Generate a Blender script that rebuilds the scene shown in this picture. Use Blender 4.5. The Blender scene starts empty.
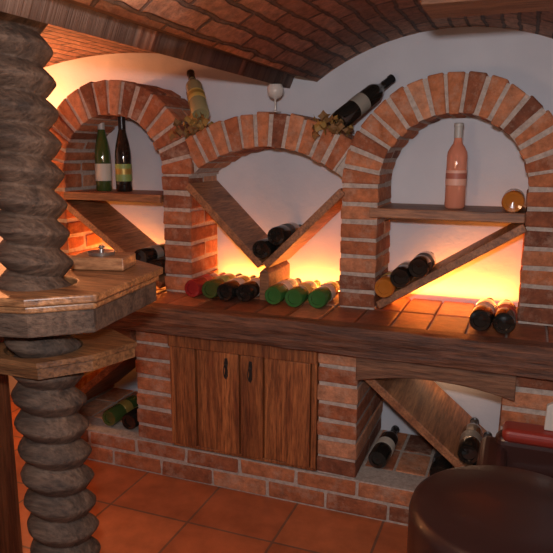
import bpy, bmesh, math, random
from mathutils import Matrix, Vector
from mathutils import noise as mn
random.seed(7)
D=bpy.data
col=bpy.context.scene.collection
bpy.context.scene.view_settings.view_transform='Standard'
def rad(a): return math.radians(a)
# ---------------------------------------------------------------- camera
F=638.4
cam=D.cameras.new("camera"); co=D.objects.new("camera",cam); col.objects.link(co)
bpy.context.scene.camera=co
cam.sensor_width=36; cam.lens=F/553*36; cam.clip_start=0.02
R=Matrix.Rotation(rad(21.04),3,'Z')@Matrix.Rotation(rad(90-11.11),3,'X')@Matrix.Rotation(rad(0.18),3,'Z')
co.matrix_world=Matrix.Translation((0,-2.3,1.418))@R.to_4x4()
# ---------------------------------------------------------------- materials
def newmat(name):
    m=D.materials.new(name); m.use_nodes=True
    nt=m.node_tree; b=nt.nodes['Principled BSDF']
    return m,nt,b
def N(nt,t,**kw):
    n=nt.nodes.new(t)
    for k,v in kw.items(): setattr(n,k,v)
    return n
def ramp(nt,stops):
    r=N(nt,'ShaderNodeValToRGB'); e=r.color_ramp.elements
    while len(e)<len(stops): e.new(0.5)
    for i,(p,c) in enumerate(stops):
        e[i].position=p; e[i].color=(*c,1)
    return r
def mixc(nt,fac,a,b,mode='MIX'):
    m=N(nt,'ShaderNodeMix',data_type='RGBA',blend_type=mode)
    for sock,v in ((m.inputs[0],fac),(m.inputs[6],a),(m.inputs[7],b)):
        if hasattr(v,'is_output'): nt.links.new(v,sock)
        elif isinstance(v,(int,float)): sock.default_value=v
        else: sock.default_value=(*v,1)
    return m.outputs[2]
def bump(nt,b,h,strength,dist=0.005):
    bp=N(nt,'ShaderNodeBump'); bp.inputs['Strength'].default_value=strength; bp.inputs['Distance'].default_value=dist
    nt.links.new(h,bp.inputs['Height']); nt.links.new(bp.outputs[0],b.inputs['Normal'])
def noise(nt,scale,detail=4,vec=None,rough=.6):
    n=N(nt,'ShaderNodeTexNoise'); n.inputs['Scale'].default_value=scale; n.inputs['Detail'].default_value=detail; n.inputs['Roughness'].default_value=rough
    if vec is not None: nt.links.new(vec,n.inputs['Vector'])
    return n
def objco(nt,scale=(1,1,1),rot=(0,0,0)):
    tc=N(nt,'ShaderNodeTexCoord'); mp=N(nt,'ShaderNodeMapping')
    mp.inputs['Scale'].default_value=scale; mp.inputs['Rotation'].default_value=rot
    nt.links.new(tc.outputs['Object'],mp.inputs['Vector']); return mp.outputs[0]
def m_simple(name,c,rough=.5,metal=0,coat=0,emis=None,es=0,trans=0):
    m,nt,b=newmat(name); b.inputs['Base Color'].default_value=(*c,1); b.inputs['Roughness'].default_value=rough
    b.inputs['Metallic'].default_value=metal; b.inputs['Coat Weight'].default_value=coat; b.inputs['Transmission Weight'].default_value=trans
    if emis: b.inputs['Emission Color'].default_value=(*emis,1); b.inputs['Emission Strength'].default_value=es
    return m
def m_brick(name,bright=1.0,rough=.85,smear=.6):
    m,nt,b=newmat(name)
    g=N(nt,'ShaderNodeNewGeometry')
    r=ramp(nt,[(0,(.17*bright,.058*bright,.03*bright)),(.3,(.38*bright,.12*bright,.048*bright)),(.7,(.52*bright,.185*bright,.075*bright)),(1,(.60*bright,.28*bright,.15*bright))])
    nt.links.new(g.outputs['Random Per Island'],r.inputs[0])
    v=objco(nt)
    n=noise(nt,26,6,v,.7); n2=noise(nt,90,5,v,.7); n3=noise(nt,11,6,v,.75)
    rr=ramp(nt,[(.3,(.5,.47,.45)),(.7,(1.25,1.2,1.15))]); nt.links.new(n.outputs[0],rr.inputs[0])
    c=mixc(nt,1.0,r.outputs[0],rr.outputs[0],'MULTIPLY')
    sm=ramp(nt,[(.50,(0,0,0)),(.68,(smear,smear,smear))]); nt.links.new(n3.outputs[0],sm.inputs[0])
    c=mixc(nt,sm.outputs[0],c,(.50*bright,.34*bright,.24*bright))
    nt.links.new(c,b.inputs['Base Color']); b.inputs['Roughness'].default_value=rough
    ad=N(nt,'ShaderNodeMath',operation='ADD'); nt.links.new(n.outputs[0],ad.inputs[0]); nt.links.new(n2.outputs[0],ad.inputs[1])
    bump(nt,b,ad.outputs[0],.7 if rough>.6 else .3,.007)
    return m
def m_mortar():
    m,nt,b=newmat("mortar_mat"); v=objco(nt); n=noise(nt,60,6,v,.7)
    r=ramp(nt,[(.3,(.32,.26,.215)),(.7,(.58,.49,.41))]); nt.links.new(n.outputs[0],r.inputs[0]); nt.links.new(r.outputs[0],b.inputs['Base Color'])
    b.inputs['Roughness'].default_value=.95; bump(nt,b,n.outputs[0],.7,.006); return m
def m_wood(name,dark,light,axis='X',rough=.55,scale=1.0,bs=.35,coat=0.0,contrast=.8):
    m,nt,b=newmat(name)
    s={'X':(1.2,14,14),'Y':(14,1.2,14),'Z':(14,14,1.2)}[axis]
    v=objco(nt,tuple(k*scale for k in s))
    n=noise(nt,1.6,8,v,.62); n.inputs['Distortion'].default_value=.8
    v2=objco(nt,tuple(k*scale*3 for k in s)); n2=noise(nt,3.0,6,v2,.7)
    g=N(nt,'ShaderNodeNewGeometry')
    r=ramp(nt,[(.3,dark),(.5,tuple((a+c)/2 for a,c in zip(dark,light))),(.68,light)]); nt.links.new(n.outputs[0],r.inputs[0])
    r2=ramp(nt,[(.35,(.32,.29,.27)),(.6,(1.1,1.1,1.1))]); nt.links.new(n2.outputs[0],r2.inputs[0])
    c=mixc(nt,contrast,r.outputs[0],r2.outputs[0],'MULTIPLY')
    rp=ramp(nt,[(0,(.72,.70,.68)),(1,(1.2,1.2,1.2))]); nt.links.new(g.outputs['Random Per Island'],rp.inputs[0])
    c=mixc(nt,1.0,c,rp.outputs[0],'MULTIPLY'); nt.links.new(c,b.inputs['Base Color'])
    b.inputs['Roughness'].default_value=rough; b.inputs['Coat Weight'].default_value=coat; b.inputs['Coat Roughness'].default_value=.25
    ad=N(nt,'ShaderNodeMath',operation='ADD'); nt.links.new(n.outputs[0],ad.inputs[0]); nt.links.new(n2.outputs[0],ad.inputs[1])
    bump(nt,b,ad.outputs[0],bs,.005); return m
BR=m_brick("old_brick"); PAV=m_brick("paver_brick",.75,.45,.15); MO=m_mortar()
W_beam_x=m_wood("beam_wood_x",(.035,.013,.008),(.24,.095,.045),'X',.55,.8,1.0,0,1.0)
W_lint=m_wood("lintel_wood",(.11,.045,.022),(.33,.155,.078),'X',.6,1,.7)
W_beam_y=m_wood("beam_wood_y",(.12,.052,.026),(.36,.18,.095),'Y',.65,1,.6)
W_shelf=m_wood("shelf_wood",(.16,.062,.026),(.52,.24,.11),'X',.5)
W_shelf_y=m_wood("diag_wood",(.22,.085,.036),(.56,.25,.11),'Y',.5)
W_door=m_wood("door_wood",(.14,.036,.012),(.50,.17,.05),'Z',.55,1.0,.6,0,.9)
W_pine=m_wood("pine_wood",(.13,.055,.022),(.46,.22,.09),'X',.4,1.0,.5,.15,.95)
W_old=m_wood("old_dark_wood",(.045,.028,.019),(.20,.125,.082),'X',.65,.9,1.0)
W_dark=m_wood("dark_panel_wood",(.08,.02,.008),(.26,.085,.03),'Z',.5,.8,.3)
def m_plaster():
    m,nt,b=newmat("white_plaster"); v=objco(nt); n=noise(nt,14,6,v,.6); n2=noise(nt,2.5,3,v)
    r=ramp(nt,[(.3,(.58,.575,.60)),(.7,(.70,.69,.71))]); nt.links.new(n2.outputs[0],r.inputs[0]); nt.links.new(r.outputs[0],b.inputs['Base Color'])
    b.inputs['Roughness'].default_value=.9; bump(nt,b,n.outputs[0],.35,.01); return m
PL=m_plaster()
def m_tile():
    m,nt,b=newmat("terracotta_tiles")
    tc=N(nt,'ShaderNodeTexCoord'); mp=N(nt,'ShaderNodeMapping'); nt.links.new(tc.outputs['Object'],mp.inputs[0]); mp.inputs['Location'].default_value=(.06,.13,0)
    bt=N(nt,'ShaderNodeTexBrick',offset=0.0); nt.links.new(mp.outputs[0],bt.inputs['Vector'])
    bt.inputs['Scale'].default_value=1; bt.inputs['Brick Width'].default_value=.33; bt.inputs['Row Height'].default_value=.33; bt.inputs['Mortar Size'].default_value=.005; bt.inputs['Mortar Smooth'].default_value=.2
    bt.inputs['Color1'].default_value=(.46,.14,.052,1); bt.inputs['Color2'].default_value=(.37,.105,.04,1); bt.inputs['Mortar'].default_value=(.19,.09,.055,1)
    n=noise(nt,9,5,mp.outputs[0]); r=ramp(nt,[(.3,(.7,.68,.66)),(.7,(1.2,1.2,1.2))]); nt.links.new(n.outputs[0],r.inputs[0])
    c=mixc(nt,1.0,bt.outputs[0],r.outputs[0],'MULTIPLY'); nt.links.new(c,b.inputs['Base Color'])
    b.inputs['Roughness'].default_value=.42
    iv=N(nt,'ShaderNodeMath',operation='SUBTRACT'); iv.inputs[0].default_value=1; nt.links.new(bt.outputs['Fac'],iv.inputs[1]); bump(nt,b,iv.outputs[0],.5,.004)
    return m
def m_vault():
    m,nt,b=newmat("vault_brick")
    tc=N(nt,'ShaderNodeTexCoord'); n0=noise(nt,6,3,tc.outputs['UV'])
    mv=mixc(nt,.04,tc.outputs['UV'],n0.outputs['Color'])
    bt=N(nt,'ShaderNodeTexBrick'); nt.links.new(mv,bt.inputs['Vector'])
    bt.inputs['Scale'].default_value=1; bt.inputs['Brick Width'].default_value=.25; bt.inputs['Row Height'].default_value=.062; bt.inputs['Mortar Size'].default_value=.008; bt.inputs['Mortar Smooth'].default_value=.5; bt.inputs['Bias'].default_value=0
    bt.inputs['Color1'].default_value=(.70,.38,.25,1); bt.inputs['Color2'].default_value=(.40,.19,.12,1); bt.inputs['Mortar'].default_value=(.20,.13,.10,1)
    n=noise(nt,30,6,tc.outputs['UV'],.7); r=ramp(nt,[(.3,(.5,.5,.5)),(.7,(1.4,1.35,1.3))]); nt.links.new(n.outputs[0],r.inputs[0])
    c=mixc(nt,1.0,bt.outputs[0],r.outputs[0],'MULTIPLY')
    n4=noise(nt,9,5,tc.outputs['UV'],.7); s4=ramp(nt,[(.52,(0,0,0)),(.7,(.5,.5,.5))]); nt.links.new(n4.outputs[0],s4.inputs[0])
    c=mixc(nt,s4.outputs[0],c,(.42,.33,.27))
    nt.links.new(c,b.inputs['Base Color']); b.inputs['Roughness'].default_value=.85
    iv=N(nt,'ShaderNodeMath',operation='SUBTRACT'); iv.inputs[0].default_value=1; nt.links.new(bt.outputs['Fac'],iv.inputs[1])
    ad=N(nt,'ShaderNodeMath',operation='MULTIPLY_ADD'); nt.links.new(n.outputs[0],ad.inputs[0]); ad.inputs[1].default_value=.6; nt.links.new(iv.outputs[0],ad.inputs[2])
    bump(nt,b,ad.outputs[0],1.0,.025); return m
# ---------------------------------------------------------------- mesh helpers
def mesh_obj(name,verts,faces,mats,parent=None,midx=None,smooth=False,bevel=0,seg=2):
    me=D.meshes.new(name); me.from_pydata([tuple(v) for v in verts],[],faces); me.update()
    if not isinstance(mats,(list,tuple)): mats=[mats]
    for m in mats: me.materials.append(m)
    if midx:
        for p,i in zip(me.polygons,midx): p.material_index=i
    if smooth:
        for p in me.polygons: p.use_smooth=True
    bm=bmesh.new(); bm.from_mesh(me); bmesh.ops.recalc_face_normals(bm,faces=bm.faces); bm.to_mesh(me); bm.free()
    o=D.objects.new(name,me); col.objects.link(o)
    if parent: o.parent=parent
    if bevel:
        md=o.modifiers.new("bevel",'BEVEL'); md.width=bevel; md.segments=seg; md.limit_method='ANGLE'; md.angle_limit=rad(35)
    return o
def empty(name,loc=(0,0,0)):
    e=D.objects.new(name,None); e.empty_display_size=.1; col.objects.link(e); return e
HF=[(0,1,3,2),(4,6,7,5),(0,4,5,1),(2,3,7,6),(0,2,6,4),(1,5,7,3)]
class MB:
    def __init__(s): s.v=[]; s.f=[]; s.m=[]
    def hexa(s,c,mi=0):
        b=len(s.v); s.v+=c; s.f+=[tuple(b+i for i in q) for q in HF]; s.m+=[mi]*6
    def box(s,x0,x1,y0,y1,z0,z1,j=0,mi=0):
        s.hexa([Vector((x+random.uniform(-j,j),y+random.uniform(-j,j),z+random.uniform(-j,j))) for x in (x0,x1) for y in (y0,y1) for z in (z0,z1)],mi)
    def prism(s,pts,y0,y1,mi=0):
        b=len(s.v); n=len(pts)
        s.v+=[Vector((p[0],y0,p[1])) for p in pts]+[Vector((p[0],y1,p[1])) for p in pts]
        s.f+=[tuple(b+i for i in range(n)),tuple(b+n+i for i in reversed(range(n)))]+[(b+i,b+(i+1)%n,b+n+(i+1)%n,b+n+i) for i in range(n)]
        s.m+=[mi]*(n+2)
    def prismz(s,pts,z0,z1,mi=0):
        b=len(s.v); n=len(pts)
        s.v+=[Vector((p[0],p[1],z0)) for p in pts]+[Vector((p[0],p[1],z1)) for p in pts]
        s.f+=[tuple(b+i for i in range(n)),tuple(b+n+i for i in reversed(range(n)))]+[(b+i,b+(i+1)%n,b+n+(i+1)%n,b+n+i) for i in range(n)]
        s.m+=[mi]*(n+2)
    def ringz(s,P,c,rh,z0,z1,mi=0):
        # polygon slab with a round hole of radius rh at c (so the screw passes through)
        K=48; b=len(s.v); n=len(P)
        def outer(a):
            dx,dy=math.cos(a),math.sin(a); best=None
            for i in range(n):
                x1,y1=P[i][0]-c[0],P[i][1]-c[1]; x2,y2=P[(i+1)%n][0]-c[0],P[(i+1)%n][1]-c[1]
                ex,ey=x2-x1,y2-y1; den=dx*ey-dy*ex
                if abs(den)<1e-9: continue
                t=(x1*ey-y1*ex)/den; u=(x1*dy-y1*dx)/den
                if t>0 and -1e-6<=u<=1+1e-6 and (best is None or t<best): best=t
            return best
        A=sorted([2*math.pi*i/K for i in range(K)]+[math.atan2(p[1]-c[1],p[0]-c[0])%(2*math.pi) for p in P]); K=len(A)
        for z in (z0,z1):
            for a in A: s.v.append(Vector((c[0]+rh*math.cos(a),c[1]+rh*math.sin(a),z)))
            for a in A:
                t=outer(a); s.v.append(Vector((c[0]+t*math.cos(a),c[1]+t*math.sin(a),z)))
        for i in range(K):
            j=(i+1)%K; I0,O0,I1,O1=b,b+K,b+2*K,b+3*K
            s.f+=[(I1+i,O1+i,O1+j,I1+j),(I0+i,I0+j,O0+j,O0+i),(O0+i,O0+j,O1+j,O1+i),(I0+i,I1+i,I1+j,I0+j)]; s.m+=[mi]*4
    def obj(s,name,mats,parent=None,bevel=0,seg=2,smooth=False): return mesh_obj(name,s.v,s.f,mats,parent,s.m,smooth,bevel,seg)
def lathe(name,prof,mats,mid,seg=28,parent=None):
    v=[];f=[];mi=[]
    for (r,z) in prof:
        for i in range(seg):
            a=2*math.pi*i/seg; v.append((r*math.cos(a),r*math.sin(a),z))
    for k in range(len(prof)-1):
        for i in range(seg):
            j=(i+1)%seg; f.append((k*seg+i,k*seg+j,(k+1)*seg+j,(k+1)*seg+i)); mi.append(mid[k])
    f.append(tuple(range(seg))); mi.append(mid[0]); f.append(tuple((len(prof)-1)*seg+i for i in range(seg))); mi.append(mid[-1])
    o=mesh_obj(name,v,f,mats,parent,mi,True)
    md=o.modifiers.new("es",'EDGE_SPLIT'); md.split_angle=rad(50)
    return o
# ---------------------------------------------------------------- room shell
FZ=.10; WY=.27
m=MB(); m.box(-2.7,1.1,-3.5,WY+.1,FZ-.1,FZ); m.obj("floor",m_tile())
m=MB(); m.box(-2.7,1.1,WY,WY+.1,FZ,2.2); m.obj("wall_back",PL)
m=MB(); m.box(-2.7,-2.6,-3.4,WY,FZ,2.2); m.obj("wall_left",PL)
m=MB(); m.box(1.0,1.1,-3.4,WY,FZ,2.2); m.obj("wall_right",PL)
m=MB(); m.box(-2.7,1.1,-3.5,-3.4,FZ,2.2); m.obj("wall_front",PL)
def vault(spans):
    v=[];f=[];uv=[]
    for (x0,x1,z0,zap) in spans:
        hs=(x1-x0)/2; xc=(x0+x1)/2; rise=zap-z0; Rr=(hs*hs+rise*rise)/(2*rise); zc=zap-Rr; a0=math.asin(hs/Rr)
        NA=32; b=len(v)
        for i in range(NA+1):
            a=-a0+2*a0*i/NA
            for y in (-3.4,WY):
                v.append((xc+Rr*math.sin(a),y,zc+Rr*math.cos(a))); uv.append((y,a*Rr))
        for i in range(NA): f.append((b+2*i,b+2*i+1,b+2*i+3,b+2*i+2))
    me=D.meshes.new("ceiling"); me.from_pydata(v,[],f); me.materials.append(m_vault())
    ul=me.uv_layers.new(name="uv")
    for p in me.polygons:
        p.use_smooth=True
        for li in p.loop_indices: ul.data[li].uv=uv[me.loops[li].vertex_index]
    o=D.objects.new("ceiling",me); col.objects.link(o)
    md=o.modifiers.new("s",'SOLIDIFY'); md.thickness=.08; md.offset=1
    return o
vault([(-2.62,-.90,1.745,1.93),(-.86,.32,1.76,1.95),(.40,1.02,1.76,1.85)])
m=MB(); m.box(-.915,-.845,-3.4,WY,1.72,1.86,.002); m.obj("ceiling_beam",W_beam_y,bevel=.006)
m=MB(); m.box(.305,.415,-3.4,WY,1.715,1.86,.002); m.obj("ceiling_beam.001",W_beam_y,bevel=.006)
m=MB(); m.box(-.255,.30,-.72,-.56,1.748,1.93,.002); m.obj("ceiling_beam.002",W_lint,bevel=.006)
# ---------------------------------------------------------------- brick rack
rack=empty("brick_wine_rack")
B=MB(); M=MB()
LZ=.834; SP=1.295; DEP=.25
def pillar(x0,x1,z0,z1,y0,y1,n,g=.013):
    h=(z1-z0)/n
    M.box(x0+.004,x1-.004,y0+.004,y1,z0,z1)
    for k in range(n):
        a=z0+k*h+g/2; b=z0+(k+1)*h-g/2; s=random.uniform(-.003,.003)
        if k%2 or y1-y0<.2:
            B.box(x0+s,x1+s,y0+random.uniform(-.004,.003),y1-.005,a,b,.003)
        else:
            mid=(y0+y1)/2
            B.box(x0+s,x1+s,y0+random.uniform(-.004,.003),mid-.005,a,b,.003)
            B.box(x0-s,x1-s,mid+.005,y1-.005,a,b,.003)
def arch(xc,zc,r0,r1,a0,a1,n,y0=0,y1=DEP,gap=.013):
    st=(a1-a0)/n
    K=n*2
    for k in range(K):
        t0=a0+(a1-a0)*k/K; t1=a0+(a1-a0)*(k+1)/K
        M.prism([(xc+r*math.sin(t),zc+r*math.cos(t)) for r,t in ((r0+.004,t0),(r1-.006,t0),(r1-.006,t1),(r0+.004,t1))],y0+.004,y1-.002)
    for k in range(n):
        t0=a0+st*k; t1=t0+st; g0=gap/2/r0; g1=gap/2/r1
        dr=random.uniform(-.003,.004); dy=random.uniform(-.005,.003)
        ys=[(y0+dy,y1-.004)] if k%2 else [(y0+dy,(y0+y1)/2-.005),((y0+y1)/2+.005,y1-.004)]
        for ya,yb in ys:
            c=[]
            for (r,ga) in ((r0+dr,g0),(r1+dr,g1)):
                for y in (ya,yb):
                    for t in (t0+ga,t1-ga):
                        j=.003
                        c.append(Vector((xc+r*math.sin(t)+random.uniform(-j,j),y,zc+r*math.cos(t)+random.uniform(-j,j))))
            B.hexa(c)
H=math.pi/2
XL0,XL1=-1.88,-1.39; XM0,XM1=-1.26,-.63; XR0,XR1=-.49,.01
pillar(-2.02,XL0,LZ,SP+.025,0,DEP,7)
pillar(XL1,XM0,LZ,SP+.025,0,DEP,7)
pillar(XM1,XR0,LZ,SP,0,DEP,7)
pillar(XR1,.15,LZ,SP,0,DEP,7)
arch(-1.635,SP+.025,.247,.388,-H,H,16)
arch(-.24,SP,.25,.388,-H,H,17)
mc=-.945; R0=.487; zc=1.432-R0
arch(mc,zc,R0,.617,-rad(35.5),rad(35.5),11,.006,DEP)
M.prism([(mc+R0*math.sin(t)*1.01,zc+R0*math.cos(t)*1.01) for t in (rad(34),rad(41))]+[(-.60,1.36),(-.585,1.44),(-.62,1.44)],.02,DEP-.01)
M.prism([(mc-R0*math.sin(t)*1.01,zc+R0*math.cos(t)*1.01) for t in (rad(34),rad(41))]+[(-1.29,1.36),(-1.305,1.44),(-1.27,1.44)],.02,DEP-.01)
LY=-.2; BT=.245
def course_row(x0,x1,z0,z1,y0,y1,L=.24,off=0):
    M.box(x0,x1,y0+.005,y1,z0,z1)
    x=x0-off*L
    while x<x1-.01:
        a=max(x,x0)+.005; b=min(x+L,x1)-.005
        if b-a>.02: B.box(a,b,y0+random.uniform(-.003,.003),min(y0+.12,y1),z0+.005,z1-.005,.0025)
        x+=L
course_row(-2.02,.32,FZ,FZ+.0725,LY,WY-.004,.235,0)
course_row(-2.02,.32,FZ+.0725,BT-.004,LY,WY-.004,.235,.5)
for (x0,x1) in ((-1.86,-1.42),(-.498,-.02)):
    for yy in ((-.078,.09),(.10,.26)):
        x=x0
        while x<x1-.03:
            B.box(x+.004,min(x+.118,x1)-.004,yy[0],yy[1],BT-.03,BT,.002); x+=.118
for (x0,x1) in ((-2.02,-1.86),(-1.42,-1.256),(-.646,-.498),(-.02,.32)):
    pillar(x0,x1,BT,.735,LY,WY-.004,7)
M.box(-1.256,-.646,-.12,WY-.004,BT,.735)
M.box(-2.02,.32,-.19,WY-.004,.735,LZ-.012)
x=-2.02
while x<.31:
    x2=min(x+.125,.32); B.box(x+.003,x2-.003,-.199,.02,LZ-.04,LZ-.001,.0008,1); B.box(x+.003,x2-.003,.026,WY-.006,LZ-.04,LZ-.001,.0008,1); x+=.125
B.obj("bricks",[BR,PAV],rack,bevel=.006,seg=2)
M.obj("mortar",MO,rack)
bm_v=[];bm_f=[];NX=120
sec=[(-.268,.735),(-.268,.75),(-.268,.765),(-.268,.78),(-.268,.795),(-.268,.812),(-.262,LZ),(-.235,LZ),(-.2,LZ),(-.2,.735)]
for i in range(NX+1):
    x=-2.02+2.34*i/NX
    for k,(y,z) in enumerate(sec):
        a=mn.noise(Vector((x*3,k*.9,0)))*.008+mn.noise(Vector((x*10,k*2.1,5)))*.006
        dy=a if k<7 else 0
        dz=0
        if k==0: dz=mn.noise(Vector((x*4,9,0)))*.006
        if k==6: dz=-abs(mn.noise(Vector((x*6,2,1))))*.010
        bm_v.append((x,y-dy*.8,z+dz))
S_=len(sec)
for i in range(NX):
    for k in range(S_): bm_f.append((i*S_+k,i*S_+(k+1)%S_,(i+1)*S_+(k+1)%S_,(i+1)*S_+k))
bm_f.append(tuple(range(S_))); bm_f.append(tuple(NX*S_+k for k in range(S_)))
mesh_obj("ledge_beam",bm_v,bm_f,W_beam_x,rack)
def lintel(x0,x1,zt,zb,rise,name):
    m=MB(); n=14; pts=[(x0,zt),(x1,zt)]
    for i in range(n+1):
        t=i/n; pts.append((x1+(x0-x1)*t, zb+rise*4*t*(1-t)))
    m.prism(pts,-.235,-.10); m.obj(name,W_lint,rack,bevel=.004)
lintel(-.50,.02,.731,.635,.035,"lintel_right")
lintel(-1.90,-1.41,.731,.665,.03,"lintel_left")
def board(p0,p1,th,y0,y1,name,mat,par=rack):
    a=Vector((p0[0],p0[1])); b=Vector((p1[0],p1[1])); d=(b-a).normalized(); n=Vector((-d.y,d.x))
    if n.y<0: n=-n
    m=MB(); q=[a,b,b-n*th,a-n*th]; m.prism([(v.x,v.y) for v in q],y0,y1); return m.obj(name,mat,par,bevel=.003)
board((XL0+.001,1.24),(XL1-.001,1.24),.032,-.015,.245,"shelf_left",W_shelf)
board((XR0-.03,1.217),(XR1-.001,1.217),.034,-.018,.245,"shelf_right",W_shelf)
board((XR0+.004,.868),(XR1-.006,1.182),.03,-.012,.245,"diagonal_right",W_shelf_y)
board((XL0+.004,1.205),(XL1-.004,.868),.03,-.012,.245,"diagonal_left",W_shelf_y)
VB=(-.94,.985)
board((XM0+.003,1.292),VB,.03,-.012,.245,"v_arm_left",W_shelf_y)
board(VB,(XM1-.003,1.285),.03,-.012,.245,"v_arm_right",W_shelf_y)
m=MB(); m.prism([(-.955,LZ),(-.915,LZ),(-.915,.945),(-.935,.965),(-.955,.945)],-.008,.24); m.obj("v_stem",W_shelf,rack,bevel=.003)
board((-.495,.665),(-.025,.275),.03,-.17,.255,"diagonal_low_right",W_shelf_y)
board((-1.855,.30),(-1.425,.66),.03,-.17,.255,"diagonal_low_left",W_shelf_y)
# ---------------------------------------------------------------- cabinet
cab=empty("wooden_cabinet")
m=MB(); cx0,cx1=-1.254,-.648
m.box(cx0,cx1,-.222,-.125,.672,.731); m.box(cx0,cx1,-.2,-.125,BT+.002,.262)
m.box(cx0,cx0+.02,-.21,-.125,.262,.672); m.box(cx1-.02,cx1,-.21,-.125,.262,.672); m.obj("frame",W_door,cab,bevel=.003)
for nm,a,b in (("door_left",cx0+.022,-.953),("door_right",-.949,cx1-.022)):
    m=MB(); w=b-a; z0,z1=.264,.669
    n=3; pw=w/n
    for i in range(n):
        off=.012 if i==1 else 0
        m.box(a+i*pw+.0015,a+(i+1)*pw-.0015,-.215+off,-.16,z0,z1)
    m.obj(nm,W_door,cab,bevel=.003)
iron=m_simple("wrought_iron",(.05,.042,.036),.45,.6)
for nm,x in (("handle_left",-1.005),("handle_right",-.905)):
    m=MB()
    m.prism([(x-.005,.65),(x+.005,.65),(x+.008,.63),(x+.004,.60),(x+.007,.58),(x,.565),(x-.007,.58),(x-.004,.60),(x-.008,.63)],-.219,-.2)
    h=m.obj(nm,iron,cab,bevel=.001)
    v=[];f=[];K=20
    for i in range(K):
        t=2*math.pi*i/K; px=x+.008*math.sin(t)*(1 if math.cos(t)<0 else .6+.4*abs(math.sin(t))); pz=.60+.028*math.cos(t)
        dx,dz=math.sin(t),math.cos(t)
        for k in range(6):
            q=2*math.pi*k/6; v.append((px+dx*.002*math.cos(q),-.2222+.002*math.sin(q),pz+dz*.002*math.cos(q)))
    for i in range(K):
        for k in range(6): f.append((i*6+k,i*6+(k+1)%6,((i+1)%K)*6+(k+1)%6,((i+1)%K)*6+k))
    mesh_obj(nm+"_ring",v,f,iron,cab,smooth=True)
# ---------------------------------------------------------------- bottles
G_dark=m_simple("dark_glass",(.012,.012,.010),.06,0,.5); G_green=m_simple("green_glass",(.035,.13,.03),.06,0,.5)
G_lgreen=m_simple("olive_glass",(.05,.08,.02),.06,0,.5); G_red=m_simple("red_glass",(.28,.02,.02),.08,0,.5)
G_rose=m_simple("rose_glass",(.90,.36,.22),.04,0,.6,trans=.35); G_amber=m_simple("amber_glass",(.42,.14,.02),.08,0,.5); G_clear=m_simple("pale_glass",(.30,.27,.13),.08,0,.6)
L_white=m_simple("label_white",(.60,.56,.46),.6); L_gold=m_simple("label_gold",(.45,.30,.07),.4,.4); L_red=m_simple("label_red",(.45,.05,.04),.5); L_black=m_simple("label_black",(.03,.03,.03),.5); L_green=m_simple("label_green",(.25,.36,.10),.5); L_yel=m_simple("label_yellow",(.6,.42,.10),.5); L_pink=m_simple("label_pink",(.78,.42,.30),.5)
L_rosetxt=m_simple("label_print",(.45,.14,.09),.5); L_grey=m_simple("label_grey",(.30,.27,.22),.5)
C_black=m_simple("capsule_black",(.02,.02,.022),.3,.3); C_gold=m_simple("capsule_gold",(.6,.42,.12),.3,.7); C_red=m_simple("capsule_red",(.3,.02,.02),.35,.2); C_white=m_simple("capsule_white",(.45,.43,.38),.4)
def bottle(base,direc,glass=G_dark,label=L_white,caps=C_black,kind='b',r=.0365,L=.30,accent=None):
    if kind=='b':
        prof=[(.0,.012),(.6*r,.010),(.62*r,.002),(.9*r,0),(r,.006),(r,.082),(r+.0006,.0825),(r+.0006,.105),(r+.0006,.125),(r+.0006,.1345),(r,.135),(r,.185),(.93*r,.200),(.70*r,.216),(.48*r,.228),(.40*r,.240),(.385*r,.248),(.42*r,.2485),(.40*r,L-.014),(.46*r,L-.013),(.46*r,L-.002),(.36*r,L)]
    else:
        L=.33; r=.0355
        prof=[(.0,.012),(.6*r,.010),(.62*r,.002),(.9*r,0),(r,.006),(r,.045),(r+.0006,.0455),(r+.0006,.075),(r+.0006,.10),(r+.0006,.1195),(r,.12),(r,.15),(.95*r,.175),(.82*r,.205),(.64*r,.232),(.50*r,.255),(.42*r,.268),(.45*r,.2685),(.42*r,L-.016),(.47*r,L-.015),(.47*r,L-.002),(.36*r,L)]
    mid=[0,0,0,0,0,1,1,3,1,1,0,0,0,0,0,0,2,2,2,2,2]
    o=lathe("wine_bottle",prof,[glass,label,caps,accent or label],mid,28)
    q=Vector(direc).normalized().to_track_quat('Z','Y'); o.rotation_mode='QUATERNION'; o.rotation_quaternion=q; o.location=base
    return o
r=.0365; e=.0012
bottle((-1.762,.12,1.241),(0,0,1),G_lgreen,L_white,C_white,'f')
bottle((-1.655,.12,1.241),(0,0,1),G_dark,L_green,C_black,'f',accent=L_gold)
bottle((-.232,.10,1.218),(0,0,1),G_rose,L_pink,C_white,'b',accent=L_rosetxt)
bottle((-.032,-.03,1.218+r),(0,1,0),G_amber,L_white,C_gold,'b',L=.27)
cfg=[(-1.222,G_red,L_red,C_red),(-1.147,G_lgreen,L_green,C_black),(-1.072,G_dark,L_white,C_black),(-.997,G_dark,L_white,C_red),(-.872,G_green,L_white,C_black),(-.785,G_green,L_yel,C_gold),(-.698,G_green,L_white,C_black)]
for i,(x,g,l,c) in enumerate(cfg):
    bottle((x,-.075+.01*math.sin(i*2.3),LZ+r+e),(0,1,0),g,l,c,'b')
def onslope(p0,p1,s,off=r+e):
    a=Vector(p0);b=Vector(p1);d=(b-a).normalized();n=Vector((-d.y,d.x))
    if n.y<0:n=-n
    q=a+d*s+n*off; return q.x,q.y
x,z=onslope(VB,(XM1-.003,1.285),.042); bottle((x-.001,-.04,z+.002),(0,1,0),G_dark,L_black,C_black)
x,z=onslope(VB,(XM1-.003,1.285),.119); bottle((x,-.02,z),(0,1,0),G_dark,L_black,C_black)
DR=((XR0+.004,.868),(XR1-.006,1.182))
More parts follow.
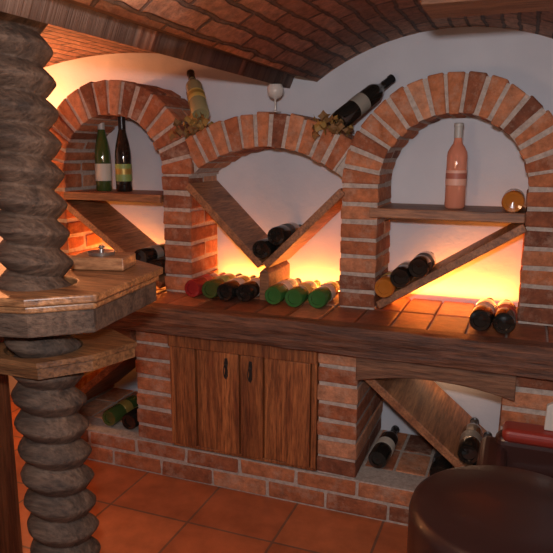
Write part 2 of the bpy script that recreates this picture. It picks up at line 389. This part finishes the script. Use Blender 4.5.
for s,g,l,c in ((.058,G_amber,L_yel,C_gold),(.134,G_dark,L_grey,C_black),(.210,G_dark,L_black,C_black)):
    x,z=onslope(*DR,s); bottle((max(x,XR0+r+.004),-.05,z),(0,1,0),g,l,c)
DL=((XL1-.004,.868),(XL0+.004,1.205))
for s,g,l,c in ((.060,G_dark,L_black,C_black),(.136,G_dark,L_grey,C_black)):
    x,z=onslope(*DL,s); bottle((min(x,XL1-r-.004),-.04,z),(0,1,0),g,l,c)
bottle((-.105,-.16,LZ+r+e),(.05,1,0),G_dark,L_white,C_black)
bottle((-.03,-.17,LZ+r+e),(0,1,0),G_dark,L_red,C_red)
bottle((-.44,-.10,BT+r+.003),(.04,1,0),G_dark,L_white,C_black)
bottle((-.21,-.13,BT+r+.003),(0,1,0),G_dark,L_black,C_black)
DN=((-.025,.275),(-.495,.665))
for s,g in ((.07,G_dark),(.147,G_dark)):
    x,z=onslope(*DN,s); bottle((min(x,-.02-r-.006),-.17,z),(0,1,0),g,L_grey,C_black)
bottle((-1.60,-.15,BT+r+.003),(0,1,0),G_lgreen,L_gold,C_gold)
bottle((-1.50,-.15,BT+r+.003),(0,1,0),G_dark,L_gold,C_gold)
bottle((-1.205,.0,1.555),(-.13,.17,.17),G_clear,L_yel,C_black,accent=L_gold)
bottle((-.645,.0,1.525),(.15,.20,.165),G_dark,L_grey,C_black)
leafm=m_simple("dry_leaf",(.35,.2,.05),.7); leafm2=m_simple("dry_leaf_dark",(.2,.1,.03),.7)
def vine(cx,cz):
    v=[];f=[];mi=[]
    for k in range(26):
        ctr=Vector((cx+random.uniform(-.08,.07),-.01+random.uniform(-.05,.06),cz+random.uniform(-.025,.045)))
        rot=Matrix.Rotation(random.uniform(0,6.3),3,'Z')@Matrix.Rotation(random.uniform(.3,1.5),3,'X')
        s=random.uniform(.02,.034); b=len(v); n=15
        v.append(ctr)
        for i in range(n):
            a=2*math.pi*i/n; rr=s*(1.0 if i%3==0 else .62)
            v.append(ctr+rot@Vector((rr*math.cos(a),rr*math.sin(a),.3*s*math.sin(2*a))))
        for i in range(n): f.append((b,b+1+i,b+1+(i+1)%n)); mi.append(k%2)
    mesh_obj("dried_vine_leaves",v,f,[leafm,leafm2],None,mi)
vine(-1.23,1.505); vine(-.67,1.50)
gl=m_simple("frosted_glass",(.8,.74,.66),.15,0,.5,trans=.3)
lathe("stemmed_glass",[(0,0),(.024,0),(.024,.003),(.004,.007),(.0035,.045),(.006,.05),(.022,.058),(.031,.073),(.032,.088),(.026,.105),(.023,.105),(.01,.1)],[gl],[0]*11).location=(-.927,.09,1.566)
# ---------------------------------------------------------------- wooden press screw
def screw():
    pitch=.070; z0=FZ; z1=1.80; NT=56; v=[];f=[]
    NZ=int((z1-z0)/pitch*20)
    for k in range(NZ+1):
        z=z0+(z1-z0)*k/NZ
        for i in range(NT):
            a=2*math.pi*i/NT; ph=(z/pitch+a/(2*math.pi))%1.0
            w=abs(ph-.5)*2
            prof=(1-w)**.75 if w>.12 else (.88)**.75+ (.12-w)*.2
            rr=.057+.033*prof
            rr+=.003*mn.noise(Vector((math.cos(a)*1.5,math.sin(a)*1.5,z*14)))+.0022*mn.noise(Vector((math.cos(a)*6,math.sin(a)*6,z*40)))
            v.append((rr*math.cos(a),rr*math.sin(a),z))
    for k in range(NZ):
        for i in range(NT):
            j=(i+1)%NT; f.append((k*NT+i,k*NT+j,(k+1)*NT+j,(k+1)*NT+i))
    f.append(tuple(range(NT))); f.append(tuple(NZ*NT+i for i in range(NT)))
    return mesh_obj("wooden_press_screw",v,f,W_old,None,None,True)
sc=screw()
sc.matrix_world=Matrix.Translation((-1.09,-1.105,1.4))@Matrix.Rotation(rad(-2.2),4,Vector((-.36,.93,0)))@Matrix.Translation((0,0,-1.4))
bar=empty("bar_table")
P=[(-.91,-.80),(-.87,-1.15),(-.985,-1.25),(-1.2,-1.30),(-1.45,-1.24),(-1.5,-.8),(-1.12,-.68)]
def poly_scale(P,s,c=(-1.1,-1.05)): return [(c[0]+(x-c[0])*s,c[1]+(y-c[1])*s) for x,y in P]
def axis(z):
    p=sc.matrix_world@Vector((0,0,z)); return (p.x,p.y)
m=MB(); m.ringz(P,axis(1.095),.092,1.085,1.105); m.obj("top",W_pine,bar,bevel=.005,seg=3)
m=MB(); m.ringz(poly_scale(P,.96),axis(1.075),.092,1.068,1.085); m.obj("moulding",W_pine,bar,bevel=.005,seg=3)
m=MB(); m.ringz(poly_scale(P,.93),axis(1.04),.092,1.012,1.068); m.obj("nut_block",W_old,bar,bevel=.004)
P2=[(-.885,-.98),(-.92,-1.11),(-1.0,-1.21),(-1.2,-1.21),(-1.2,-.97),(-1.02,-.90)]
m=MB(); m.ringz(P2,axis(.94),.092,.932,.945); m.obj("lower_shelf",W_pine,bar,bevel=.003)
m=MB(); m.ringz(poly_scale(P2,.97,(-1.05,-1.08)),axis(.92),.092,.905,.930); m.obj("lower_shelf_plank",W_pine,bar,bevel=.003)
cp=MB(); cp.box(-1.95,-1.37,-1.3,-.92,FZ,.99)
for i in range(5): cp.box(-1.94+i*.115,-1.835+i*.115,-1.312,-1.3,FZ+.05,.95)
cp.box(-1.37,-1.36,-1.28,-.94,FZ+.05,.95)
cp.obj("bar_counter",W_dark,None,bevel=.004)
tray=empty("wooden_ashtray_box")
def rotbox(m,cx,cy,w,d,z0,z1,ang):
    c=[]
    for sx in (-1,1):
        for sy in (-1,1):
            for z in (z0,z1):
                x=sx*w/2;y=sy*d/2; c.append(Vector((cx+x*math.cos(ang)-y*math.sin(ang),cy+x*math.sin(ang)+y*math.cos(ang),z)))
    m.hexa(c)
A=rad(14)
W_blk=m_wood("box_wood",(.30,.12,.05),(.62,.32,.15),'X',.4,1.0,.3,.15,.6)
m=MB(); rotbox(m,-1.055,-.87,.15,.10,1.106,1.141,A); m.obj("block",W_blk,tray,bevel=.004)
mt=m_simple("brushed_metal",(.5,.48,.45),.3,.9)
t=lathe("metal_dish",[(0,0),(.036,0),(.038,.008),(.034,.008),(.03,.004),(0.001,.004)],[mt],[0]*5,parent=tray); t.location=(-1.06,-.87,1.142)
t=lathe("knob",[(0,0),(.006,0),(.005,.01),(.009,.014),(.006,.02),(0.001,.021)],[mt],[0]*5,parent=tray); t.location=(-1.06,-.87,1.146)
# ---------------------------------------------------------------- stool & chair
leather=m_simple("dark_leather",(.030,.012,.010),.38,0,.1); redl=m_simple("red_leather",(.28,.03,.018),.4,0,.1); brl=m_simple("brown_leather",(.045,.015,.011),.4,0,.2)
st=empty("round_stool")
o=lathe("seat",[(0,.42),(.215,.42),(.236,.425),(.243,.44),(.243,.55),(.237,.57),(.22,.58),(.1,.585),(0.001,.586)],[leather],[0]*8,seg=64,parent=st); o.location=(.03,-.80,0)
o=lathe("pedestal",[(0,FZ),(.17,FZ),(.17,FZ+.015),(.03,.15),(.025,.42),(0.001,.42)],[iron],[0]*5,seg=32,parent=st); o.location=(.03,-.80,0)
ch=empty("leather_armchair")
m=MB(); m.box(-.025,.55,-.53,-.25,.16,.40); m.obj("seat_base",brl,ch,bevel=.03,seg=4)
m=MB(); m.box(.01,.52,-.53,-.32,.40,.45); m.obj("seat_cushion",brl,ch,bevel=.025,seg=4)
m=MB(); m.box(-.03,.56,-.315,-.235,.20,.55); m.obj("backrest",brl,ch,bevel=.03,seg=4)
m=MB(); m.box(-.01,.55,-.325,-.230,.53,.575); m.obj("back_piping",redl,ch,bevel=.02,seg=4)
m=MB(); m.box(-.075,.01,-.54,-.24,.16,.52); m.obj("armrest_left",brl,ch,bevel=.03,seg=4)
m=MB(); m.box(.52,.595,-.54,-.24,.16,.52); m.obj("armrest_right",brl,ch,bevel=.03,seg=4)
m=MB()
for x in (-.03,.55):
    for y in (-.52,-.27): m.box(x-.015,x+.015,y-.015,y+.015,FZ,.17)
m.obj("legs",W_dark,ch)
m=MB(); m.prism([(.11,.576),(.16,.576),(.158,.655),(.135,.67),(.113,.655)],-.285,-.265); m.obj("folded_napkin",m_simple("napkin",(.6,.57,.5),.8),None,bevel=.003)
# ---------------------------------------------------------------- lights
def area(name,loc,rot,sx,sy,p,c):
    l=D.lights.new(name,'AREA'); l.shape='RECTANGLE'; l.size=sx; l.size_y=sy; l.energy=p; l.color=c
    o=D.objects.new(name,l); col.objects.link(o); o.location=loc; o.rotation_euler=rot; return o
fl=area("camera_flash",(-.03,-2.32,1.56),(0,0,0),.08,.05,18,(.95,.95,1.0))
fl.rotation_euler=R.to_euler()
OR=(1,.27,.035)
for i,(a,b,p) in enumerate(((XL0,XL1,4.2),(XM0,XM1,4.6),(XR0,XR1,4.6))):
    area("shelf_glow",((a+b)/2,.225,LZ+.012),(rad(180),0,0),b-a-.03,.02,p,OR)
area("niche_glow",(-.24,.22,.60),(rad(20),0,0),.3,.02,.3,(1,.6,.35))
area("niche_glow",(-1.64,.22,.62),(rad(20),0,0),.3,.02,.6,OR)
def point(name,loc,p,c,rad_=.04):
    l=D.lights.new(name,'POINT'); l.energy=p; l.color=c; l.shadow_soft_size=rad_
    o=D.objects.new(name,l); col.objects.link(o); o.location=loc; return o
point("wall_lamp_bulb",(-2.2,.0,1.60),16,(1,.36,.13))
point("side_lamp",(-2.3,-.3,1.0),8,(1,.40,.13))
point("vault_fill",(-.45,-1.3,1.45),5,(1,.58,.34),.08)  # added warm fill to brighten the brick vault, not a real fixture
w=D.worlds.new("world"); bpy.context.scene.world=w; w.use_nodes=True
w.node_tree.nodes['Background'].inputs[0].default_value=(.5,.45,.42,1); w.node_tree.nodes['Background'].inputs[1].default_value=.03
